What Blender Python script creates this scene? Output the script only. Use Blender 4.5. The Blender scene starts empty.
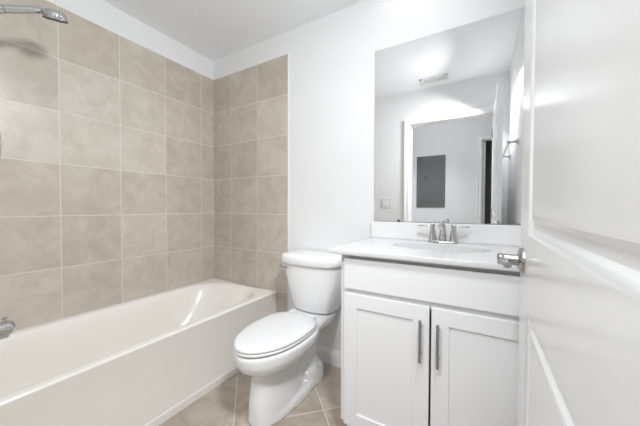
import bpy, bmesh, math, random
from mathutils import Vector, Matrix
random.seed(7)
C = bpy.context.scene.collection
R = math.radians
PI = math.pi

# ------------------------------------------------------------------ camera, world, lamps, exposure
cam = bpy.data.cameras.new('camera')
cam.sensor_width = 36.0
cam.lens = 272.337 / 640 * 36.0
cam.clip_start = 0.02
camo = bpy.data.objects.new('camera', cam)
C.objects.link(camo)
camo.location = (2.119, 0.0, 1.1028)
camo.matrix_world = (Matrix.Translation((2.119, 0.0, 1.1028)) @ Matrix.Rotation(0.5329, 4, 'Z')
                     @ Matrix.Rotation(PI / 2 - 0.0200, 4, 'X') @ Matrix.Rotation(0.0027, 4, 'Z'))
bpy.context.scene.camera = camo

w = bpy.data.worlds.new('world')
bpy.context.scene.world = w
w.use_nodes = True
w.node_tree.nodes['Background'].inputs[0].default_value = (0.9, 0.95, 1.0, 1)
w.node_tree.nodes['Background'].inputs[1].default_value = 0.3


def lamp(name, kind, loc, power, size=0.2, col=(0.95, 0.975, 1.0), target=None, spread=None, mis=True):
    l = bpy.data.lights.new(name, kind)
    l.energy = power
    l.color = col
    if kind == 'AREA':
        l.shape = 'DISK'
        l.size = size
        if spread:
            l.spread = R(spread)
    else:
        l.shadow_soft_size = size
    l.cycles.use_multiple_importance_sampling = mis
    o = bpy.data.objects.new(name, l)
    C.objects.link(o)
    o.location = loc
    if target:
        o.rotation_euler = (Vector(target) - Vector(loc)).to_track_quat('-Z', 'Y').to_euler()
    return o


lamp('bounce_flash', 'AREA', (2.225, 0.45, 2.19), 26.5, 0.26, target=(2.225 - .64, 0.45 + .21, 2.19 - .68), spread=156, mis=False)  # stands for a flash bounced off the ceiling, unseen in the mirror
lamp('hall_fill_light', 'AREA', (1.75, -0.52, 2.38), 18.5, 0.35, target=(1.50, 0.8, 0.35), spread=134)  # added fill, aimed through the doorway at the toilet and vanity fronts

vs = bpy.context.scene.view_settings
vs.view_transform = 'Standard'
vs.look = 'None'
vs.exposure = -0.08
vs.gamma = 1.0
vs.use_curve_mapping = False
try:
    bpy.context.scene.cycles.max_bounces = 14
    bpy.context.scene.cycles.diffuse_bounces = 8
    bpy.context.scene.cycles.use_denoising = True
except Exception:
    pass


# ------------------------------------------------------------------ materials
def mat(name, col, rough=0.5, metal=0.0, spec=0.5, coat=0.0, bump=None, vary=None):
    m = bpy.data.materials.new(name)
    m.use_nodes = True
    nt = m.node_tree
    b = nt.nodes['Principled BSDF']
    b.inputs['Base Color'].default_value = (*col, 1)
    b.inputs['Roughness'].default_value = rough
    b.inputs['Metallic'].default_value = metal
    b.inputs['Specular IOR Level'].default_value = spec
    b.inputs['Coat Weight'].default_value = coat
    tc = nt.nodes.new('ShaderNodeTexCoord')
    if vary:
        sc, amt = vary
        n = nt.nodes.new('ShaderNodeTexNoise')
        n.inputs['Scale'].default_value = sc
        n.inputs['Detail'].default_value = 4
        nt.links.new(tc.outputs['Object'], n.inputs['Vector'])
        mx = nt.nodes.new('ShaderNodeMix')
        mx.data_type = 'RGBA'
        mx.inputs[6].default_value = (*[c * (1 - amt) for c in col], 1)
        mx.inputs[7].default_value = (*[min(1, c * (1 + amt)) for c in col], 1)
        nt.links.new(n.outputs['Fac'], mx.inputs[0])
        nt.links.new(mx.outputs[2], b.inputs['Base Color'])
    if bump:
        sc, st, ds = bump
        n = nt.nodes.new('ShaderNodeTexNoise')
        n.inputs['Scale'].default_value = sc
        n.inputs['Detail'].default_value = 3
        nt.links.new(tc.outputs['Object'], n.inputs['Vector'])
        bp = nt.nodes.new('ShaderNodeBump')
        bp.inputs['Strength'].default_value = st
        bp.inputs['Distance'].default_value = ds
        nt.links.new(n.outputs['Fac'], bp.inputs['Height'])
        nt.links.new(bp.outputs['Normal'], b.inputs['Normal'])
    return m


def tile_mat(name, axes, size, origin, rot, col_a, col_b, grout, gw, rough, ctr=0.5):
    """square tiles with grout; axes picks the two object coordinates that span the surface"""
    m = bpy.data.materials.new(name)
    m.use_nodes = True
    nt = m.node_tree
    N, L = nt.nodes, nt.links
    b = N['Principled BSDF']
    tc = N.new('ShaderNodeTexCoord')
    sp = N.new('ShaderNodeSeparateXYZ')
    L.new(tc.outputs['Object'], sp.inputs[0])

    def mth(op, a, bb=None, c=None):
        n = N.new('ShaderNodeMath')
        n.operation = op
        for i, v in enumerate((a, bb, c)):
            if v is None:
                continue
            if isinstance(v, (int, float)):
                n.inputs[i].default_value = v
            else:
                L.new(v, n.inputs[i])
        return n.outputs[0]
    u0 = mth('SUBTRACT', sp.outputs['XYZ'.index(axes[0])], origin[0])
    v0 = mth('SUBTRACT', sp.outputs['XYZ'.index(axes[1])], origin[1])
    if rot:
        c, s = math.cos(rot), math.sin(rot)
        u = mth('ADD', mth('MULTIPLY', u0, c), mth('MULTIPLY', v0, s))
        v = mth('SUBTRACT', mth('MULTIPLY', v0, c), mth('MULTIPLY', u0, s))
    else:
        u, v = u0, v0
    u = mth('DIVIDE', u, size[0])
    v = mth('DIVIDE', v, size[1])

    def edge(t, s):
        f = mth('FRACT', t)
        d = mth('MULTIPLY', mth('MINIMUM', f, mth('SUBTRACT', 1.0, f)), s)
        mr = N.new('ShaderNodeMapRange')
        mr.interpolation_type = 'SMOOTHSTEP'
        L.new(d, mr.inputs[0])
        mr.inputs[1].default_value = gw * 0.5
        mr.inputs[2].default_value = gw * 0.5 + 0.0014
        return mr.outputs[0]
    tile = mth('MINIMUM', edge(u, size[0]), edge(v, size[1]))
    # per tile shift
    cmb = N.new('ShaderNodeCombineXYZ')
    L.new(mth('FLOOR', u), cmb.inputs[0])
    L.new(mth('FLOOR', v), cmb.inputs[1])
    wn = N.new('ShaderNodeTexWhiteNoise')
    L.new(cmb.outputs[0], wn.inputs['Vector'])
    # mottling, shifted per tile
    va = N.new('ShaderNodeVectorMath')
    va.operation = 'MULTIPLY_ADD'
    L.new(wn.outputs['Color'], va.inputs[0])
    va.inputs[1].default_value = (7, 7, 7)
    L.new(tc.outputs['Object'], va.inputs[2])
    n1 = N.new('ShaderNodeTexNoise')
    n1.inputs['Scale'].default_value = 8.0
    n1.inputs['Detail'].default_value = 8
    n1.inputs['Roughness'].default_value = 0.72
    n1.inputs['Distortion'].default_value = 0.6
    L.new(va.outputs[0], n1.inputs['Vector'])
    fac = mth('ADD', mth('MULTIPLY', mth('SUBTRACT', n1.outputs['Fac'], 0.5), ctr * 3.2),
              mth('ADD', 0.5, mth('MULTIPLY', mth('SUBTRACT', wn.outputs['Value'], 0.5), ctr * 0.8)))
    mx = N.new('ShaderNodeMix')
    mx.data_type = 'RGBA'
    mx.inputs[6].default_value = (*col_a, 1)
    mx.inputs[7].default_value = (*col_b, 1)
    L.new(fac, mx.inputs[0])
    mg = N.new('ShaderNodeMix')
    mg.data_type = 'RGBA'
    mg.inputs[6].default_value = (*grout, 1)
    L.new(mx.outputs[2], mg.inputs[7])
    L.new(tile, mg.inputs[0])
    L.new(mg.outputs[2], b.inputs['Base Color'])
    rr = mth('ADD', rough, mth('MULTIPLY', mth('SUBTRACT', 1.0, tile), 0.4))
    L.new(rr, b.inputs['Roughness'])
    bp = N.new('ShaderNodeBump')
    bp.inputs['Strength'].default_value = 0.5
    bp.inputs['Distance'].default_value = 0.0015
    L.new(mth('ADD', tile, mth('MULTIPLY', n1.outputs['Fac'], 0.25)), bp.inputs['Height'])
    L.new(bp.outputs['Normal'], b.inputs['Normal'])
    return m


PAINT = mat('wall_paint', (0.77, 0.772, 0.776), 0.55, bump=(160, 0.06, 0.002))
CEIL = mat('ceiling_paint', (0.89, 0.91, 0.93), 0.8, bump=(90, 0.12, 0.003))
TRIM = mat('trim_paint', (0.86, 0.86, 0.86), 0.3)
DOORP = mat('door_paint', (0.84, 0.84, 0.84), 0.21, bump=(300, 0.03, 0.001))
CAB = mat('cabinet_paint', (0.78, 0.78, 0.785), 0.35)
CERAM = mat('toilet_ceramic', (0.80, 0.80, 0.805), 0.10, coat=0.3)
SEAT = mat('seat_plastic', (0.73, 0.73, 0.735), 0.22)
TUB = mat('tub_enamel', (0.86, 0.83, 0.785), 0.16, coat=0.3)
MARBLE_DIM = mat('cultured_marble_dimmed', (0.62, 0.62, 0.62), 0.16, vary=(6, 0.02))  # counter copy of the stone, darkened against the strong light on top
CHROME = mat('chrome', (0.62, 0.62, 0.62), 0.10, 1.0)
NICKEL = mat('brushed_nickel', (0.42, 0.415, 0.405), 0.26, 1.0)
DARKM = mat('dark_rubber', (0.05, 0.05, 0.05), 0.5)
MIRROR = mat('mirror_silver', (0.93, 0.935, 0.935), 0.0, 1.0)
MEDGE = mat('mirror_edge', (0.25, 0.27, 0.27), 0.2, 0.6)
PANEL = mat('panel_grey_paint', (0.13, 0.13, 0.13), 0.45, bump=(60, 0.05, 0.002))
PANELD = mat('panel_dark_paint', (0.045, 0.045, 0.045), 0.4)
PLAST = mat('switch_plastic', (0.70, 0.70, 0.69), 0.3)
VENTW = mat('vent_white', (0.80, 0.80, 0.80), 0.4)
VENTD = mat('vent_slot_shade', (0.05, 0.05, 0.05), 0.7)
WOOD = mat('hall_floor_vinyl', (0.42, 0.36, 0.30), 0.4, vary=(8, 0.15))
DARKROOM = mat('unlit_room_shade', (0.22, 0.22, 0.22), 0.8)  # dark grey puts the unlit room's shade into the wall colour
CAULK = mat('caulk', (0.75, 0.74, 0.72), 0.5)
MARBLE_LIT = mat('cultured_marble_lifted', (0.78, 0.78, 0.78), 0.16, vary=(6, 0.02))  # same stone as the counter, lightened because less light reaches the splashes
TILE_A, TILE_B, GROUT = (0.450, 0.402, 0.342), (0.600, 0.553, 0.490), (0.69, 0.65, 0.59)
TILE_L = tile_mat('wall_tile_beige', 'YZ', (0.3110, 0.3037), (1.669 - 0.1325, 2.2654), 0, TILE_A, TILE_B, GROUT, 0.0030, 0.30, 0.75)
TILE_K = tile_mat('wall_tile_beige_end', 'XZ', (0.3118, 0.3037), (0.2254, 2.2654), 0, TILE_A, TILE_B, GROUT, 0.0030, 0.30, 0.75)
FTILE = tile_mat('floor_tile_beige', 'XY', (0.468, 0.468), (1.396, 1.270), R(45), (0.37, 0.315, 0.255), (0.53, 0.47, 0.40),
                 (0.62, 0.56, 0.49), 0.005, 0.35, 1.0)


# ------------------------------------------------------------------ mesh helpers
def box(bm, x0, x1, y0, y1, z0, z1, mi=0):
    v = [bm.verts.new(p) for p in ((x0, y0, z0), (x1, y0, z0), (x1, y1, z0), (x0, y1, z0),
                                   (x0, y0, z1), (x1, y0, z1), (x1, y1, z1), (x0, y1, z1))]
    for f in ((0, 3, 2, 1), (4, 5, 6, 7), (0, 1, 5, 4), (1, 2, 6, 5), (2, 3, 7, 6), (3, 0, 4, 7)):
        bm.faces.new([v[i] for i in f]).material_index = mi
    return v


def loft(bm, loops, cap0=True, cap1=True, closed=True, mi=0):
    rings = [[bm.verts.new(p) for p in lp] for lp in loops]
    n = len(rings[0])
    for a, b in zip(rings, rings[1:]):
        for i in range(n if closed else n - 1):
            j = (i + 1) % n
            bm.faces.new((a[i], a[j], b[j], b[i])).material_index = mi
    if cap0:
        bm.faces.new(list(reversed(rings[0]))).material_index = mi
    if cap1:
        bm.faces.new(rings[-1]).material_index = mi
    return rings


def frame_of(d):
    d = Vector(d).normalized()
    a = Vector((0, 0, 1)) if abs(d.z) < 0.9 else Vector((0, 1, 0))
    x = d.cross(a).normalized()
    return x, x.cross(d).normalized(), d


def lathe(bm, base, axis, prof, n=28, mi=0, sx=1.0, sy=1.0):
    """prof: list of (radius, height along axis)"""
    x, y, d = frame_of(axis)
    base = Vector(base)
    loops = [[base + d * h + (x * math.cos(2 * PI * i / n) * sx + y * math.sin(2 * PI * i / n) * sy) * max(r, 1e-5)
              for i in range(n)] for r, h in prof]
    loft(bm, loops, mi=mi)


def smooth_path(pts, k=8):
    P = [Vector(p) for p in pts]
    P = [2 * P[0] - P[1]] + P + [2 * P[-1] - P[-2]]
    out = []
    for i in range(1, len(P) - 2):
        p0, p1, p2, p3 = P[i - 1:i + 3]
        for j in range(k):
            t = j / k
            out.append(0.5 * ((2 * p1) + (p2 - p0) * t + (2 * p0 - 5 * p1 + 4 * p2 - p3) * t * t
                              + (-p0 + 3 * p1 - 3 * p2 + p3) * t ** 3))
    out.append(P[-2])
    return out


def tube(bm, path, rad, n=14, mi=0, flat=1.0):
    path = [Vector(p) for p in path]
    m = len(path)
    if not isinstance(rad, (list, tuple)):
        rad = [rad] * m
    t0 = (path[1] - path[0]).normalized()
    x, y, _ = frame_of(t0)
    loops = []
    for i, p in enumerate(path):
        t = (path[min(i + 1, m - 1)] - path[max(i - 1, 0)]).normalized()
        x = (x - t * x.dot(t)).normalized()
        y = t.cross(x)
        r = rad[min(i, len(rad) - 1)]
        loops.append([p + (x * math.cos(2 * PI * k / n) + y * math.sin(2 * PI * k / n) * flat) * r for k in range(n)])
    loft(bm, loops, mi=mi)


def rrect(x0, x1, y0, y1, r, z, k=8):
    """rounded rectangle loop; r = one radius or four (x1y0? order: x1y1, x0y1, x0y0, x1y0)"""
    if not isinstance(r, (list, tuple)):
        r = [r] * 4
    out = []
    for (cx, cy, sx, sy, a0), rr in zip(((x1, y1, -1, -1, 0), (x0, y1, 1, -1, 90), (x0, y0, 1, 1, 180), (x1, y0, -1, 1, 270)), r):
        for i in range(k + 1):
            a = R(a0 + 90 * i / k)
            out.append(Vector((cx + sx * rr + math.cos(a) * rr, cy + sy * rr + math.sin(a) * rr, z)))
    return out


def nested(bm, rects, plane, mi=0, fill=True):
    """rings of rectangles [(u0,u1,v0,v1,depth)], plane maps (u,v,depth) to a point"""
    rings = []
    for u0, u1, v0, v1, d in rects:
        rings.append([bm.verts.new(plane(u, v, d)) for u, v in ((u0, v0), (u1, v0), (u1, v1), (u0, v1))])
    for a, b in zip(rings, rings[1:]):
        for i in range(4):
            j = (i + 1) % 4
            bm.faces.new((a[i], a[j], b[j], b[i])).material_index = mi
    if fill:
        bm.faces.new(rings[-1]).material_index = mi


def obj(name, bm, mats, root=None, bevel=0.0, seg=2, smooth=35, recalc=True):
    if recalc:
        bmesh.ops.recalc_face_normals(bm, faces=bm.faces)
    me = bpy.data.meshes.new(name)
    if root is not None:
        bm.transform(Matrix.Translation(-root['_w']))
    bm.to_mesh(me)
    bm.free()
    for m in (mats if isinstance(mats, (list, tuple)) else [mats]):
        me.materials.append(m)
    o = bpy.data.objects.new(name, me)
    C.objects.link(o)
    if root is not None:
        o.parent = root_obj(root)
    if smooth:
        me.shade_smooth()
        me.set_sharp_from_angle(angle=R(smooth))
    if bevel:
        b = o.modifiers.new('bevel', 'BEVEL')
        b.width = bevel
        b.segments = seg
        b.limit_method = 'ANGLE'
        b.angle_limit = R(40)
        b.harden_normals = True
    return o


def root_obj(r):
    return r['o']


def sub(part, origin=(0, 0, 0)):
    """use a part as a root for its sub-parts (parts sit at world offset of their thing)"""
    return {'o': part, '_w': Vector(origin)}


def tag(o, label, cat=None, group=None, kind=None):
    o['label'] = label
    if cat:
        o['category'] = cat
    if group:
        o['group'] = group
    if kind:
        o['kind'] = kind
    return o


def thing(name, label, cat, loc, group=None):
    o = bpy.data.objects.new(name, None)
    C.objects.link(o)
    o.location = loc
    o.empty_display_size = 0.1
    tag(o, label, cat, group)
    return {'o': o, '_w': Vector(loc)}


def struct(name, bm, mats, label=None, bevel=0.0, smooth=35):
    o = obj(name, bm, mats, None, bevel, smooth=smooth)
    o['kind'] = 'structure'
    if label:
        o['label'] = label
        o['category'] = name.split('_')[0]
    return o


B = bmesh.new
# ------------------------------------------------------------------ room numbers
YB = 1.669          # back wall tile face / wall face
XR = 2.345          # right wall
YD = 0.09           # inner face of the door wall
YH = -0.025         # hall face of the door wall
H = 2.44
OX0, OX1, OZ = 1.405, 2.222, 2.055   # doorway
HX0, HX1, HY = 0.35, 3.10, -1.00     # hall
TX1, TZ1 = 0.850, 2.2654             # tile panel on the back wall

# floor, ceiling
bm = B(); box(bm, -0.12, XR + .12, YH, YB + .12, -0.10, 0.0)
struct('floor', bm, FTILE, 'beige ceramic tile floor laid on the diagonal')
bm = B(); box(bm, -0.12, XR + .12, YH, YB + .12, H, H + .10)
struct('ceiling', bm, CEIL, 'flat white bathroom ceiling')
# left wall: drywall and the tile field over the tub
bm = B()
box(bm, -0.12, -0.007, YH, YB + .12, 0, H, 0)
box(bm, -0.007, 0.0, YD, YB + .007, 0.40, TZ1, 1)
struct('wall_left', bm, [PAINT, TILE_L], 'long wall tiled beige above the bathtub', smooth=0)
bm = B()
box(bm, -0.007, XR + .12, YB + .007, YB + .12, 0, H, 0)
box(bm, 0.0, TX1, YB, YB + .007, 0.0, TZ1, 1)
box(bm, TX1, TX1 + .004, YB + .001, YB + .007, 0.0, TZ1 + .001, 2)
struct('wall_back', bm, [PAINT, TILE_K, CAULK], 'white back wall with a strip of beige tile at the tub end', smooth=0)
bm = B(); box(bm, XR, XR + .12, YH, YB + .007, 0, H)
struct('wall_right', bm, PAINT, 'white wall behind the open door', smooth=0)
bm = B()
box(bm, -0.007, OX0 - .018, YH, YD, 0, H)
box(bm, OX1 + .018, XR, YH, YD, 0, H)
box(bm, OX0 - .018, OX1 + .018, YH, YD, OZ + .018, H)
struct('wall_door', bm, PAINT, 'white wall with the doorway, seen in the mirror', smooth=0)
# hall
bm = B(); box(bm, HX0 - .1, HX1 + .1, -2.1, YH, -0.10, 0.0)
struct('floor_hall', bm, WOOD, 'hall floor outside the bathroom')
bm = B(); box(bm, HX0 - .1, HX1 + .1, -2.1, YH, H, H + .1)
struct('ceiling_hall', bm, CEIL, 'hall ceiling outside the bathroom')
bm = B(); box(bm, HX0 - .1, HX0, -2.1, YH, 0, H)
struct('wall_hall_left', bm, PAINT, 'end wall of the hall')
bm = B(); box(bm, HX1, HX1 + .1, -2.1, YH, 0, H)
struct('wall_hall_right', bm, PAINT, 'other end wall of the hall')
DX0, DX1, DZ = 2.128, 2.89, 2.035
bm = B()
box(bm, HX0, DX0 - .018, HY - .115, HY, 0, H)
box(bm, DX1 + .018, HX1, HY - .115, HY, 0, H)
box(bm, DX0 - .018, DX1 + .018, HY - .115, HY, DZ + .018, H)
struct('wall_hall_far', bm, PAINT, 'white hall wall holding the grey electrical panel, seen in the mirror', smooth=0)
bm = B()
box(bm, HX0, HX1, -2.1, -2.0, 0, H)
struct('wall_closet', bm, DARKROOM, 'back wall of the room across the hall, darkened in colour to look unlit')


# baseboards
def baseboard(name, x0, x1, y0, y1, label, out):
    bm = B()
    t = 0.012
    prof = ((0, 0), (t, 0), (t, 0.082), (t * .75, 0.09), (t * .6, 0.093), (t * .45, 0.105), (0, 0.108))
    ends = []
    for (x, y) in ((x0, y0), (x1, y1)):
        ends.append([Vector((x + out[0] * d, y + out[1] * d, z)) for d, z in prof])
    loft(bm, ends)
    struct(name, bm, TRIM, label, smooth=25)


baseboard('baseboard_back', TX1 + .006, 1.562, YB + .007, YB + .007, 'white baseboard along the wall behind the toilet', (0, -1))
baseboard('baseboard_right', XR, XR, YD, 1.12, 'white baseboard along the wall behind the open door', (-1, 0))
baseboard('baseboard_door', 0.76, OX0 - .066, YD, YD, 'white baseboard beside the doorway', (0, 1))
baseboard('baseboard_hall', HX0, DX0 - .075, HY, HY, 'white baseboard under the electrical panel', (0, 1))


# door frames and casing
def casing(name, x0, x1, z1, y, s, label, wd=0.058, xmax=None):
    """flat moulded casing around an opening on the wall face y, standing out by s"""
    bm = B()
    prof = ((0.0, 0.0), (0.0, 0.011), (0.008, 0.014), (0.03, 0.012), (0.036, 0.017), (wd - .006, 0.019), (wd, 0.015), (wd, 0.0))
    g = 0.005
    loops = []
    for (px, pz, dx, dz) in ((x0 - g, 0, -1, 0), (x0 - g, z1 + g, -1, 1), (x1 + g, z1 + g, 1, 1), (x1 + g, 0, 1, 0)):
        lp = []
        for a, d in prof:
            x = px + dx * a
            if xmax:
                x = min(x, xmax)
            lp.append(Vector((x, y + s * d, pz + dz * a)))
        loops.append(lp)
    loft(bm, loops)
    struct(name, bm, TRIM, label, smooth=25)


casing('trim_1', OX0, OX1, OZ, YD, 1, 'white casing round the bathroom doorway, seen in the mirror')
casing('trim_2', OX0, OX1, OZ, YH, -1, 'white casing round the doorway on the hall side')
casing('trim_3', DX0, DX1, DZ, HY, 1, 'white casing round the hall door, seen in the mirror')


def jamb(name, x0, x1, z1, ya, yb, label, ys):
    bm = B()
    box(bm, x0 - .018, x0, ya, yb, 0, z1)
    box(bm, x1, x1 + .018, ya, yb, 0, z1)
    box(bm, x0 - .018, x1 + .018, ya, yb, z1, z1 + .018)
    # stops
    box(bm, x0, x0 + .010, ys, ys + .035, 0, z1)
    box(bm, x1 - .010, x1, ys, ys + .035, 0, z1)
    box(bm, x0, x1, ys, ys + .035, z1 - .010, z1)
    struct(name, bm, TRIM, label, bevel=.0015)


jamb('trim_4', OX0, OX1, OZ, YH, YD, 'white jamb lining the bathroom doorway', 0.012)
jamb('trim_5', DX0, DX1, DZ, HY - .115, HY, 'white jamb lining the hall doorway', HY - .06)


# ------------------------------------------------------------------ the open door
def panel_door(name, x0, x1, y0, y1, z0, z1, panels, label, stile=0.12):
    """leaf in a plane of constant x (thickness x0..x1), with moulded panels on both faces"""
    bm = B()
    dp = 0.009
    ys = sorted({y0, y1, *[p[0] for p in panels], *[p[1] for p in panels]})
    zs = sorted({z0, z1, *[p[2] for p in panels], *[p[3] for p in panels]})
    for face, sgn in ((x0, 1), (x1, -1)):
        for i in range(len(ys) - 1):
            for j in range(len(zs) - 1):
                c = ((ys[i] + ys[i + 1]) / 2, (zs[j] + zs[j + 1]) / 2)
                inside = any(p[0] < c[0] < p[1] and p[2] < c[1] < p[3] for p in panels)
                if inside:
                    r = []
                    for ins, d in ((0, 0), (.004, .001), (.012, .006), (.018, dp), (.032, dp), (.041, .003), (.046, .0018), (.056, .0015)):
                        r.append((ys[i] + ins, ys[i + 1] - ins, zs[j] + ins, zs[j + 1] - ins, d))
                    nested(bm, r, lambda u, v, d: (face + sgn * d, u, v))
                else:
                    vs_ = [bm.verts.new((face, u, v)) for u, v in ((ys[i], zs[j]), (ys[i + 1], zs[j]), (ys[i + 1], zs[j + 1]), (ys[i], zs[j + 1]))]
                    bm.faces.new(vs_)
    for a, b in (((y0, z0), (y1, z0)), ((y1, z0), (y1, z1)), ((y1, z1), (y0, z1)), ((y0, z1), (y0, z0))):
        bm.faces.new([bm.verts.new(p) for p in ((x0, *a), (x1, *a), (x1, *b), (x0, *b))])
    bmesh.ops.remove_doubles(bm, verts=bm.verts, dist=1e-5)
    return struct(name, bm, DOORP, label, smooth=20)


DXF, DXB = 2.216, 2.251
DY0, DY1 = 0.112, 0.935
door = panel_door('door_1', DXF, DXB, DY0, DY1, 0.012, 2.05,
                  [(DY0 + .125, .805, 1.036, 1.925), (DY0 + .125, .805, 0.22, 0.860)],
                  'white two-panel door standing open at the right')
droot = {'o': door, '_w': Vector((0, 0, 0))}


def lever(x, s, label=None):
    z, y = 0.967, 0.873
    bm = B()
    lathe(bm, (x, y, z), (s, 0, 0), [(0.033, 0), (0.033, 0.004), (0.030, 0.009), (0.022, 0.012), (0.0135, 0.013)], 32)
    o = obj('rosette', bm, NICKEL, droot, smooth=40)
    bm = B()
    lathe(bm, (x + s * .011, y, z), (s, 0, 0), [(0.016, 0), (0.0145, 0.010), (0.0140, 0.032), (0.0150, 0.033), (0.0150, 0.043), (0.012, 0.046), (0.002, 0.047)], 24)
    p = smooth_path([(x + s * .046, y + .004, z), (x + s * .046, y - .02, z), (x + s * .044, y - .05, z - .001), (x + s * .039, y - .082, z - .002)], 6)
    n = len(p)
    tube(bm, p, [0.0115 - 0.003 * i / n for i in range(n)], 14, flat=0.85)
    h = obj('lever_handle', bm, NICKEL, droot, smooth=45)
    if label:
        tag(o, 'round brushed nickel rosette')
        tag(h, label)
    return h


lever(DXF, -1, 'brushed nickel lever on the room side')
lever(DXB, 1)
bm = B(); box(bm, DXF + .008, DXB - .008, DY1 - .0005, DY1 + .0015, 0.90, 1.01)
obj('latch_plate', bm, NICKEL, droot, bevel=.001)
for z in (0.25, 1.05, 1.85):
    bm = B()
    lathe(bm, (DXF - .004, DY0 - .003, z - .045), (0, 0, 1), [(0.003, -.004), (0.0065, 0), (0.0065, .09), (0.003, .094)], 14)
    box(bm, DXF, DXF + .03, DY0 - .0015, DY0 + .0005, z - .045, z + .045)
    obj('hinge', bm, NICKEL, droot, smooth=40)
# hall door, standing open into the unlit room
panel_door('door_2', DX0 + .004, DX0 + .039, HY - .90, HY - .075, 0.012, 2.03, [(HY - .78, HY - .195, 1.02, 1.9), (HY - .78, HY - .195, .22, .84)],
           'white door open into the dark room across the hall')

# ------------------------------------------------------------------ bathtub
RZ = 0.445
tub = thing('bathtub', 'long bone-coloured bathtub in the tiled alcove', 'bathtub', (0.37, 0.9, 0))
bm = B()
TX, TY0, TY1 = 0.745, YD + .004, YB
k = 10
n4 = 4
loops = []
# apron, from the floor up, over the rim and down into the basin
ap = lambda x, z: rrect(0.001, x, TY0, TY1 - .001, [0.006, 0.002, 0.002, 0.006], z, k)
loops += [ap(.735, 0.0), ap(.735, 0.040), ap(.7335, 0.0445), ap(.7295, 0.047), ap(.7285, 0.050), ap(.743, 0.430), ap(TX, 0.4345), ap(TX, 0.4385), ap(TX - .0015, 0.4425), ap(TX - .005, RZ - .0004), ap(TX - .010, RZ)]
ib = lambda x0, x1, y0, y1, rb, rf, z: rrect(x0, x1, y0, y1, [rb, rb, rf, rf], z, k)
bas = [(.040, .700, .165, 1.628, .25, .12, RZ), (.048, .692, .172, 1.618, .245, .115, RZ - .002), (.056, .683, .180, 1.607, .24, .11, RZ - .007),
       (.063, .676, .187, 1.596, .235, .108, RZ - .016), (.069, .670, .194, 1.582, .23, .106, RZ - .032),
       (.077, .664, .202, 1.545, .228, .105, 0.37), (.086, .657, .211, 1.49, .225, .102, 0.29), (.096, .649, .222, 1.430, .22, .10, 0.215),
       (.108, .638, .236, 1.362, .215, .10, 0.150), (.128, .618, .258, 1.305, .20, .10, 0.108), (.160, .588, .290, 1.250, .18, .10, 0.088), (.23, .52, .36, 1.15, .14, .08, 0.081)]
loops += [ib(*b) for b in bas]
loft(bm, loops, cap0=True, cap1=True)
obj('basin', bm, TUB, tub, smooth=50)
bm = B()
lathe(bm, (0.373, 0.42, 0.0812), (0, 0, 1), [(0.036, -.002), (0.036, 0.002), (0.030, 0.004), (0.018, 0.002), (0.018, 0.010), (0.010, 0.014), (0.001, .015)], 24)
tag(obj('drain', bm, CHROME, tub, smooth=40), 'chrome tub drain')
bm = B()
lathe(bm, (0.373, 0.194, 0.335), (0, 1, 0.05), [(0.036, -.01), (0.036, 0.006), (0.032, 0.012), (0.012, 0.014), (0.001, .0145)], 28)
tag(obj('overflow_plate', bm, CHROME, tub, smooth=40), 'chrome overflow plate')

# tub spout
sp = thing('tub_spout', 'chrome tub spout with a pull knob above the tub end', 'faucet', (0.37, YD, 0.580))
bm = B()
prof_s = [(0.030, 0.0), (0.036, 0.004), (0.036, 0.02), (0.033, 0.03), (0.032, 0.12), (0.033, 0.21), (0.032, 0.232), (0.026, 0.245), (0.012, 0.251), (0.001, 0.252)]
lathe(bm, (0.37, YD, 0.580), (0, 1, 0), prof_s, 28)
obj('spout_body', bm, CHROME, sp, smooth=50)
bm = B(); lathe(bm, (0.37, YD + .215, 0.565), (0, 0, -1), [(0.020, 0), (0.020, 0.019), (0.017, 0.022), (0.014, 0.020)], 20)
obj('outlet', bm, CHROME, sp, smooth=40)
bm = B(); lathe(bm, (0.37, YD + .222, 0.608), (0, 0, 1), [(0.004, 0), (0.004, 0.010), (0.0085, 0.012), (0.0095, 0.017), (0.006, 0.021), (0.001, .022)], 16)
obj('diverter_knob', bm, CHROME, sp, smooth=40)

# shower head: bracket arm, handle, head and hose
sh = thing('hand_shower', 'chrome shower head on its arm, high at the left by the tile', 'shower', (0.37, YD, 1.92))
bm = B(); lathe(bm, (0.37, YD, 1.93), (0, 1, 0), [(0.032, 0), (0.031, 0.005), (0.022, 0.012), (0.012, 0.016)], 26)
obj('wall_flange', bm, CHROME, sh, smooth=40)
bm = B(); tube(bm, smooth_path([(0.37, YD + .005, 1.93), (0.37, YD + .08, 1.938), (0.37, YD + .15, 1.925), (0.37, YD + .215, 1.930)], 6), 0.0105, 16)
obj('shower_arm', bm, CHROME, sh, smooth=60)
bm = B()
hd = Vector((0, 0.131, 0.077)).normalized()
h0 = Vector((0.37, 0.295, 1.921))
lathe(bm, h0 - hd * .02, hd, [(0.012, 0), (0.0195, 0.004), (0.0195, 0.046), (0.0165, 0.049), (0.015, 0.053)], 22)
obj('swivel_collar', bm, CHROME, sh, smooth=40)
bm = B()
lathe(bm, h0, hd, [(0.013, 0.032), (0.0165, 0.034), (0.0162, 0.08), (0.0155, 0.13), (0.0165, 0.155), (0.008, 0.172)], 20)
obj('handle', bm, CHROME, sh, smooth=60)
hc = Vector((0.37, 0.490, 1.990))
hn = Vector((0.37, -0.21, 0.905)).normalized()
bm = B()
lathe(bm, hc, hn, [(0.043, 0.0), (0.0455, 0.003), (0.0455, 0.011), (0.0445, 0.020), (0.040, 0.034), (0.030, 0.041), (0.014, 0.043), (0.001, .043)], 36)
hp = obj('head_shell', bm, CHROME, sh, smooth=40)
bm = B()
lathe(bm, hc - hn * .004, hn, [(0.036, 0), (0.0445, 0.001), (0.0450, 0.0055), (0.040, 0.007)], 36)
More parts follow.
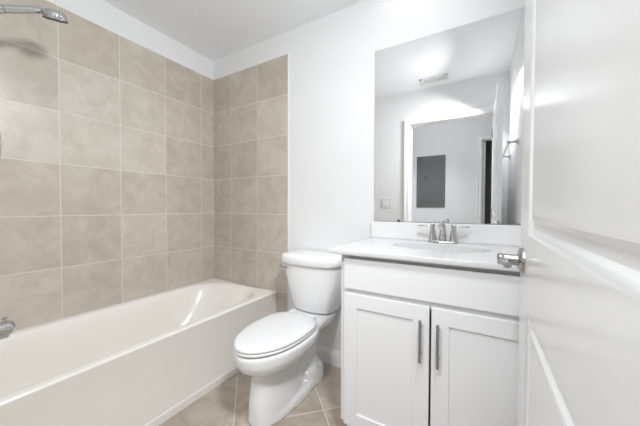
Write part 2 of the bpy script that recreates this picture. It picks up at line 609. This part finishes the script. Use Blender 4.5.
for r_, c_ in ((0.010, 6), (0.021, 12), (0.031, 18)):
    xx, yy, _ = frame_of(hn)
    for i in range(c_):
        a = 2 * PI * i / c_
        lathe(bm, hc - hn * .0035 + xx * r_ * math.cos(a) + yy * r_ * math.sin(a), -hn, [(0.0016, 0), (0.0012, 0.002)], 6)
tag(obj('spray_face', bm, DARKM, sh, smooth=40), 'dark rubber spray face')
bm = B()
tube(bm, smooth_path([(0.37, 0.284, 1.921), (0.37, 0.262, 1.84), (0.37, 0.272, 1.65), (0.37, 0.302, 1.42), (0.37, 0.3035, 1.33), (0.37, 0.280, 1.12), (0.385, 0.215, 0.99), (0.40, 0.15, 1.08), (0.40, 0.125, 1.4), (0.39, 0.118, 1.75), (0.378, 0.115, 1.905), (.37, YD + .025, 1.93)], 10), 0.0065, 10)
obj('hose', bm, CHROME, sh, smooth=60)

# shower valve on the plumbing wall (mostly outside the frame)
va = thing('shower_valve', 'chrome shower valve on the wall over the tub spout', 'faucet', (0.37, YD, 1.05))
bm = B(); lathe(bm, (0.30, YD, 1.05), (0, 1, 0), [(0.082, 0), (0.080, 0.006), (0.06, 0.010), (0.03, 0.012)], 36)
obj('escutcheon', bm, CHROME, va, smooth=40)
bm = B(); lathe(bm, (0.30, YD + .01, 1.05), (0, 1, 0), [(0.025, 0), (0.024, 0.03), (0.018, 0.045), (0.001, .046)], 24)
tube(bm, [(0.30, YD + .045, 1.05), (0.30, YD + .05, 1.01), (0.30, YD + .055, 0.965)], [0.011, .009, .007], 12)
obj('lever_handle', bm, CHROME, va, smooth=50)

# ------------------------------------------------------------------ toilet
XC = 1.155
tl = thing('toilet', 'white two-piece toilet with closed lid between tub and vanity', 'toilet', (XC, 1.28, 0))


def egg(xc, yf, yb, hw, z, n=48, ps=2.0, pb=2.6, mid=0.55):
    """egg outline: pointed-round front at yf, squarer back at yb"""
    ym = yf + (yb - yf) * mid
    out = []
    for i in range(n):
        a = 2 * PI * i / n
        c, s = math.cos(a), math.sin(a)
        if s < 0:
            e = 2 / ps
            y = ym - (ym - yf) * abs(s) ** e
        else:
            e = 2 / pb
            y = ym + (yb - ym) * abs(s) ** e
        x = xc + hw * math.copysign(abs(c) ** e, c)
        out.append(Vector((x, y, z)))
    return out


bm = B()
# column and bowl
sec = [(0.0, .985, 1.36, .094, 2.6), (0.012, .983, 1.36, .095, 2.6), (0.10, .982, 1.345, .086, 2.6), (0.18, .988, 1.335, .075, 2.5), (0.24, .992, 1.33, .069, 2.4), (0.262, .984, 1.34, .077, 2.35),
       (0.276, .962, 1.36, .104, 2.25), (0.290, .942, 1.39, .131, 2.15), (0.308, .922, 1.42, .155, 2.05), (0.338, .906, 1.44, .172, 2.0), (0.372, .900, 1.46, .178, 2.0), (0.388, .900, 1.46, .179, 2.0), (0.396, .908, 1.455, .171, 2.0)]
loft(bm, [egg(XC, yf, yb, hw, z, ps=p) for z, yf, yb, hw, p in sec])
# trapway
loft(bm, [egg(XC, yf, yb, hw, z, ps=2.4, mid=.5) for z, yf, yb, hw in
          ((0.0, 1.25, 1.55, .040), (0.10, 1.25, 1.57, .040), (0.20, 1.25, 1.60, .046), (0.28, 1.26, 1.62, .068), (0.345, 1.27, 1.635, .105), (0.385, 1.28, 1.64, .115))])
# deck under the tank
loft(bm, [egg(XC, yf, yb, hw, z, ps=3.2, pb=5, mid=.5) for z, yf, yb, hw in
          ((0.335, 1.32, 1.62, .10), (0.36, 1.28, 1.64, .138), (0.395, 1.26, 1.645, .150), (0.408, 1.40, 1.645, .148), (0.412, 1.44, 1.64, .14))])
# foot
loft(bm, [egg(XC, yf, yb, hw, z, ps=2.6, pb=2.6, mid=.5) for z, yf, yb, hw in
          ((0.0, .985, 1.585, .106), (0.035, .985, 1.583, .104), (0.052, 1.0, 1.57, .096))])
loft(bm, [egg(XC, yf, yb, hw, z, ps=2.4, pb=2.4, mid=.5) for z, yf, yb, hw in
          ((0.0, 1.34, 1.585, .106), (0.06, 1.343, 1.582, .104), (0.092, 1.355, 1.572, .098), (0.112, 1.385, 1.55, .082))])
bowl = obj('bowl', bm, CERAM, tl, smooth=0)
rm = bowl.modifiers.new('blend', 'REMESH')
rm.mode = 'VOXEL'
rm.voxel_size = 0.007
rm.use_smooth_shade = True
sm = bowl.modifiers.new('soften', 'SMOOTH')
sm.factor = 0.5
sm.iterations = 7


def slab(bm, fn, zs):
    """fn(inset, z) -> loop; zs: list of (inset, z)"""
    loft(bm, [fn(i, z) for i, z in zs])


bm = B()
seat_fn = lambda i, z: egg(XC, .898 + i, 1.412 - i, .171 - i, z, pb=3.0, mid=.56)
slab(bm, seat_fn, [(0.016, .3995), (0.008, .4022), (0.001, .4042), (0.0, .407), (0.0, .412), (0.004, .416), (0.016, .4165)])
obj('seat', bm, SEAT, tl, smooth=50)
bm = B()
slab(bm, seat_fn, [(0.016, .4185), (0.006, .4205), (0.0, .4225), (0.0, .425), (0.001, .430), (0.006, .4345), (0.018, .4375), (0.05, .4395), (0.10, .4405)])
obj('lid', bm, SEAT, tl, smooth=50)
for s in (-1, 1):
    bm = B()
    lathe(bm, (XC + s * .075 - .022, 1.418, .424), (1, 0, 0), [(0.008, 0), (0.0115, 0.003), (0.0115, 0.041), (0.008, 0.044)], 16)
    box(bm, XC + s * .075 - .015, XC + s * .075 + .015, 1.408, 1.430, .411, .424)
    obj('hinge', bm, SEAT, tl, smooth=40)
# tank with a bowed front


def tank_loop(hw, yf, z, i=0.0, bow=0.044, rc=0.035):
    out = []
    hw -= i
    k_ = 16
    for j in range(k_ + 1):            # front, left to right, bowed
        t = -1 + 2 * j / k_
        e = max(0.0, (abs(t) - 0.86) / 0.14)
        out.append(Vector((XC + hw * t, yf + i + bow * abs(t) ** 2.2 + 0.028 * e * e, z)))
    yb = 1.655 - i
    for j in range(5):
        a = R(0 + 90 * j / 4)
        out.append(Vector((XC + hw - .015 + .015 * math.cos(a), yb - .015 + .015 * math.sin(a), z)))
    for j in range(5):
        a = R(90 + 90 * j / 4)
        out.append(Vector((XC - hw + .015 + .015 * math.cos(a), yb - .015 + .015 * math.sin(a), z)))
    return out


bm = B()
loft(bm, [tank_loop(.140, 1.486, .420, .012), tank_loop(.148, 1.476, .424), tank_loop(.154, 1.470, .437), tank_loop(.170, 1.458, .50), tank_loop(.187, 1.447, .59), tank_loop(.200, 1.438, .67), tank_loop(.207, 1.434, .728)])
tank = obj('tank', bm, CERAM, tl, smooth=50)
bm = B()
loft(bm, [tank_loop(.212, 1.428, .7285, .008), tank_loop(.216, 1.420, .733), tank_loop(.220, 1.415, .745), tank_loop(.221, 1.414, .768), tank_loop(.219, 1.416, .781), tank_loop(.212, 1.423, .789), tank_loop(.19, 1.445, .793), tank_loop(.15, 1.49, .7945)])
obj('tank_lid', bm, CERAM, tl, smooth=50)
bm = B()
lathe(bm, (.998, 1.478, .694), (-.25, -1, 0), [(0.017, -.004), (0.017, 0.008), (0.013, 0.013), (0.008, 0.015), (0.008, 0.026)], 20)
tube(bm, smooth_path([(1.004, 1.450, .697), (.985, 1.448, .699), (.962, 1.450, .704), (.945, 1.454, .709)], 5), [0.010, 0.009, .008, .008, .008, .008, .008, .008, .0085, .009, .0095, .010, .0105, .010, .007, .005], 12)
tag(obj('flush_lever', bm, CHROME, tl, smooth=50), 'chrome flush lever')
for s in (-1, 1):
    bm = B()
    lathe(bm, (XC + s * .086, 1.455, .100), (s * .25, -.1, 1), [(0.012, 0), (0.012, 0.008), (0.009, 0.014), (0.001, .016)], 18)
    obj('bolt_cap', bm, SEAT, tl, smooth=40)
# ------------------------------------------------------------------ vanity
VX0, VX1, VF = 1.562, 2.338, 1.1235
vn = thing('vanity_cabinet', 'white two-door vanity cabinet under the sink', 'cabinet', (1.955, 1.4, 0))
bm = B()
t = .016
for xa in (VX0, VX1 - t):            # sides, notched at the toe kick
    loft(bm, [[Vector((x, y, z)) for y, z in ((VF + .020, .890), (VF + .020, .105), (VF + .085, .105), (VF + .085, 0), (YB + .006, 0), (YB + .006, .890))] for x in (xa, xa + t)])
box(bm, VX0 + t, VX1 - t, VF + .020, YB - .004, .105, .12)
box(bm, VX0 + t, VX1 - t, YB - .004, YB + .006, .12, .890)
# cut the toe notch out of the sides by leaving a recess board, then the face frame
for z0_, z1_ in ((.1205, .150), (.700, .752), (.850, .890)):
    box(bm, VX0 + .045, VX1 - .045, VF + .020, VF + .040, z0_, z1_)
box(bm, VX0 + t, VX0 + .045, VF + .020, VF + .040, .1205, .890)
box(bm, VX1 - .045, VX1 - t, VF + .020, VF + .040, .1205, .890)
carc = obj('carcass', bm, CAB, vn, smooth=0)
bm = B(); box(bm, VX0 + t, VX1 - t, VF + .085, VF + .097, 0.0, .105)
obj('toe_kick', bm, CAB, vn)


def shaker(name, x0, x1, z0, z1, rail=0.062):
    bm = B()
    y0, y1, d = VF, VF + .019, .0065
    nested(bm, [(x0, x1, z0, z1, .019), (x0, x1, z0, z1, .0012), (x0 + .0012, x1 - .0012, z0 + .0012, z1 - .0012, 0),
                (x0 + rail, x1 - rail, z0 + rail, z1 - rail, 0), (x0 + rail + .0008, x1 - rail - .0008, z0 + rail + .0008, z1 - rail - .0008, .001),
                (x0 + rail + .002, x1 - rail - .002, z0 + rail + .002, z1 - rail - .002, d)], lambda u, v, dd: (u, y0 + dd, v))
    bm.faces.new([bm.verts.new(p) for p in ((x0, y1, z0), (x0, y1, z1), (x1, y1, z1), (x1, y1, z0))])
    bmesh.ops.remove_doubles(bm, verts=bm.verts, dist=1e-6)
    return obj(name, bm, CAB, vn, smooth=20)


def pull(door_o, x, z0, z1):
    bm = B()
    r = sub(door_o, vn['_w'])
    y = VF - .030
    lathe(bm, (x, y, z0), (0, 0, 1), [(.0045, 0), (.0058, .001), (.0058, z1 - z0 - .001), (.0045, z1 - z0)], 16)
    for z in (z0 + .028, z1 - .028):
        lathe(bm, (x, VF + .001, z), (0, -1, 0), [(.0048, 0), (.0045, .026)], 12)
    return tag(obj('handle', bm, NICKEL, r, smooth=40), 'brushed nickel bar pull')


d1 = shaker('door', 1.585, 1.9515, .108, .7155)
pull(d1, 1.9225, .502, .668)
d2 = shaker('door', 1.9595, 2.326, .108, .7155)
pull(d2, 1.9860, .498, .664)
bm = B(); box(bm, 1.585, 2.326, VF, VF + .019, .737, .8735)
obj('drawer_front', bm, CAB, vn, bevel=.0012)

# counter with the moulded basin
CZ = .914
vt = thing('countertop', 'white vanity countertop with an oval basin and backsplash', 'countertop', (1.93, 1.38, .891))
bm = B()
CX0, CX1, CY0, CY1 = 1.518, 2.3435, 1.100, YB + .006
SX, SY, SA, SBB = 1.942, 1.432, .222, .138
NN = 72


def rect_ray(a, x0, x1, y0, y1, z):
    c, s = math.cos(a), math.sin(a)
    tx = ((x1 - SX) / c if c > 1e-9 else ((x0 - SX) / c if c < -1e-9 else 1e9))
    ty = ((y1 - SY) / s if s > 1e-9 else ((y0 - SY) / s if s < -1e-9 else 1e9))
    t_ = min(tx, ty)
    return Vector((SX + c * t_, SY + s * t_, z))


angs = [2 * PI * i / NN for i in range(NN)]
for cx_, cy_ in ((CX0, CY0), (CX1, CY0), (CX1, CY1), (CX0, CY1)):
    a = math.atan2(cy_ - SY, cx_ - SX) % (2 * PI)
    i = min(range(NN), key=lambda q: abs(angs[q] - a))
    angs[i] = a


def oval(fx, fy, z, dy=0.0):
    return [Vector((SX + SA * fx * math.cos(a), SY + dy + SBB * fy * math.sin(a), z)) for a in angs]


rl = lambda e, z: [rect_ray(a, CX0 + e, CX1 - (e if e else 0), CY0 + e, CY1, z) for a in angs]
loft(bm, [rl(.006, .8915), rl(.001, .8925), rl(0, .895), rl(0, .909), rl(.0015, .9125), rl(.005, CZ), rl(.008, CZ), rl(.014, CZ), rl(.03, CZ), oval(1.10, 1.10, CZ), oval(1.05, 1.05, CZ),
          oval(1.02, 1.02, CZ), oval(1.0, 1.0, CZ - .0008), oval(.990, .988, CZ - .004), oval(.982, .978, CZ - .022),
          oval(.94, .93, CZ - .05), oval(.86, .85, CZ - .09), oval(.70, .69, CZ - .120), oval(.45, .45, CZ - .135), oval(.15, .18, CZ - .1385)], cap0=False)
obj('counter', bm, MARBLE_DIM, vt, smooth=40)
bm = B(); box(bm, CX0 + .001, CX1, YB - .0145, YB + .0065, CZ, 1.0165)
tag(obj('backsplash', bm, MARBLE_LIT, None, bevel=.003), 'low white backsplash strip between countertop and mirror', 'backsplash')
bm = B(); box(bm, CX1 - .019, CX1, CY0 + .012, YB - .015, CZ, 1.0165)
tag(obj('side_splash', bm, MARBLE_LIT, None, bevel=.003), 'low white splash strip on the right wall end of the countertop', 'backsplash')
bm = B(); lathe(bm, (SX, SY, CZ - .1385), (0, 0, 1), [(.024, -.002), (.024, .003), (.018, .004), (.014, .002), (.014, .006), (.001, .008)], 22)
tag(obj('drain', bm, CHROME, vt, smooth=40), 'chrome basin drain')

# faucet
FX, FY = 1.945, 1.598
fc = thing('faucet', 'chrome two-handle faucet behind the basin', 'faucet', (FX, FY, CZ))
bm = B()
st = lambda hx, hy, z: rrect(FX - hx, FX + hx, FY - hy, FY + hy, min(hx, hy) * .98, z, 8)
loft(bm, [st(.080, .027, CZ), st(.080, .027, CZ + .006), st(.078, .025, CZ + .011), st(.072, .020, CZ + .014)])
obj('base_plate', bm, CHROME, fc, smooth=40)
bm = B()
pth = smooth_path([(FX, FY, CZ + .010), (FX, FY - .003, CZ + .060), (FX, FY - .012, CZ + .098), (FX, FY - .045, CZ + .116), (FX, FY - .085, CZ + .105), (FX, FY - .105, CZ + .088)], 7)
m_ = len(pth)
tube(bm, pth, [0.019 - 0.008 * min(1, i / (m_ * .55)) for i in range(m_)], 18)
obj('spout', bm, CHROME, fc, smooth=60)
bm = B(); lathe(bm, (FX, FY + .018, CZ + .008), (0, 0, 1), [(.0025, 0.003), (.0025, .085), (.006, .088), (.006, .096), (.002, .099)], 12)
obj('lift_rod', bm, CHROME, fc, smooth=40)
for s in (-1, 1):
    hx = FX + s * .052
    bm = B()
    lathe(bm, (hx, FY, CZ + .010), (0, 0, 1), [(.0235, 0), (.0215, .006), (.0165, .035), (.0125, .062), (.011, .072), (.0125, .076), (.0125, .086), (.010, .091), (.001, .0925)], 24)
    hb = obj('handle', bm, CHROME, fc, smooth=40)
    bm = B()
    p = smooth_path([(hx, FY, CZ + .086), (hx + s * .025, FY + .001, CZ + .088), (hx + s * .052, FY + .003, CZ + .090), (hx + s * .076, FY + .004, CZ + .089)], 5)
    q = len(p)
    tube(bm, p, [.0085 + (.004 * i / q) if i < q - 2 else .0085 for i in range(q)], 14, flat=.42)
    obj('lever', bm, CHROME, sub(hb, fc['_w']), smooth=60)

# ------------------------------------------------------------------ mirror
mr = thing('mirror', 'large frameless wall mirror above the vanity', 'mirror', (1.916, YB, 1.019))
MX0, MX1, MZ0, MZ1 = 1.534, 2.297, 1.0185, 2.087
bm = B(); box(bm, MX0, MX1, YB + .0015, YB + .0070, MZ0, MZ1)
for f in bm.faces:
    f.material_index = 0 if f.normal.y < -.5 or abs(f.calc_center_median().y - (YB + .0015)) < 1e-5 else 1
obj('glass', bm, [MIRROR, MEDGE], mr, smooth=0)
bm = B(); box(bm, MX0, MX1, YB - .0010, YB + .0068, MZ0 - .003, MZ0 + .0012)
obj('bottom_channel', bm, MEDGE, mr)
bm = B(); box(bm, 1.683, 1.697, YB - .004, YB + .0015, MZ0 - .002, MZ0 + .013)
tag(obj('clip', bm, DARKM, mr, bevel=.001), 'small dark mirror clip')

# ------------------------------------------------------------------ guessed vanity light, added unseen just above the frame
GLOBE = mat('frosted_lamp_glass', (0.9, 0.9, 0.9), 0.4)
GLOBE.node_tree.nodes['Principled BSDF'].inputs['Emission Color'].default_value = (0.95, 0.975, 1.0, 1)
GLOBE.node_tree.nodes['Principled BSDF'].inputs['Emission Strength'].default_value = 4
vl = thing('guessed_vanity_light', 'guessed three-globe vanity light, added unseen over the mirror', 'lamp', (1.95, YB, 2.36))
bm = B(); box(bm, 1.84, 2.06, YB - .012, YB + .007, 2.365, 2.432)
obj('back_plate', bm, NICKEL, vl, bevel=.004)
bm = B(); tube(bm, [(1.72, YB - .13, 2.420), (1.95, YB - .13, 2.420), (2.18, YB - .13, 2.420)], .008, 12)
tube(bm, [(1.95, YB - .010, 2.420), (1.95, YB - .13, 2.420)], .009, 12)
obj('arm', bm, NICKEL, vl, smooth=60)
for x in (1.73, 1.95, 2.17):
    bm = B()
    lathe(bm, (x, YB - .13, 2.425), (0, 0, -1), [(.012, 0), (.026, .006), (.040, .022), (.046, .045), (.042, .066), (.028, .082), (.001, .088)], 24)
    obj('globe', bm, GLOBE, vl, smooth=60)

# ------------------------------------------------------------------ things seen in the mirror
tb = thing('towel_bar', 'chrome towel bar on the wall behind the open door', 'towel bar', (XR, .645, 1.575))
for y in (.325, .965):
    bm = B()
    lathe(bm, (XR, y, 1.575), (-1, 0, 0), [(.026, 0), (.026, .004), (.020, .010), (.010, .016), (.0085, .045), (.011, .052), (.012, .066), (.009, .070), (.001, .071)], 24)
    obj('post', bm, CHROME, tb, smooth=45)
bm = B(); tube(bm, [(XR - .058, .325, 1.575), (XR - .058, .645, 1.575), (XR - .058, .965, 1.575)], .0085, 14)
obj('bar', bm, CHROME, tb, smooth=60)

sw = thing('light_switch', 'double rocker light switch beside the bathroom doorway', 'light switch', (1.13, YD, 1.157))
bm = B(); box(bm, 1.072, 1.188, YD, YD + .006, 1.10, 1.214)
obj('wall_plate', bm, PLAST, sw, bevel=.003)
for x in (1.107, 1.153):
    bm = B(); box(bm, x - .0165, x + .0165, YD + .005, YD + .010, 1.124, 1.190)
    obj('rocker', bm, VENTW, sw, bevel=.002)

ep = thing('electrical_panel', 'grey electrical panel on the hall wall', 'electrical panel', (1.47, HY, 1.49))
bm = B(); box(bm, 1.272, 1.672, HY, HY + .008, 1.107, 1.875)
obj('cover', bm, PANEL, ep, bevel=.002)
bm = B(); box(bm, 1.335, 1.605, HY + .006, HY + .014, 1.19, 1.80)
epd = obj('panel_door', bm, PANEL, ep, bevel=.002)
bm = B(); box(bm, 1.395, 1.415, HY + .013, HY + .020, 1.535, 1.585)
obj('latch', bm, PANELD, sub(epd, ep['_w']), bevel=.002)
for x, z in ((1.29, 1.13), (1.655, 1.13), (1.29, 1.855), (1.655, 1.855), (1.29, 1.49), (1.655, 1.49)):
    bm = B(); lathe(bm, (x, HY + .008, z), (0, 1, 0), [(.006, 0), (.005, .002), (.001, .0025)], 12)
    obj('screw', bm, NICKEL, ep, smooth=40)

vt2 = thing('ceiling_vent', 'white two-section air vent in the ceiling, seen in the mirror', 'vent', (1.69, .285, H))
bm = B()
vx0, vx1, vy0, vy1 = 1.555, 1.82, .222, .345
for a in ((vx0, vx1, vy0, vy0 + .022), (vx0, vx1, vy1 - .022, vy1), (vx0, vx0 + .022, vy0, vy1), (vx1 - .022, vx1, vy0, vy1), (1.68, 1.696, vy0, vy1)):
    box(bm, *a, H - .008, H)
obj('frame', bm, VENTW, vt2, bevel=.002)
bm = B(); box(bm, vx0 + .02, vx1 - .02, vy0 + .02, vy1 - .02, H - .002, H)  # dark sheet standing for the shade between the louvers
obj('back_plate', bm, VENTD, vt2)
for i in range(5):
    y = vy0 + .032 + i * .0148
    for xa, xb in ((vx0 + .02, 1.682), (1.694, vx1 - .02)):
        bm = B()
        loft(bm, [[Vector((x, y, H - .008)), Vector((x, y + .0015, H - .008)), Vector((x, y + .0045, H - .001)), Vector((x, y + .003, H - .001))] for x in (xa, xb)])
        obj('louver', bm, VENTW, vt2, smooth=0)
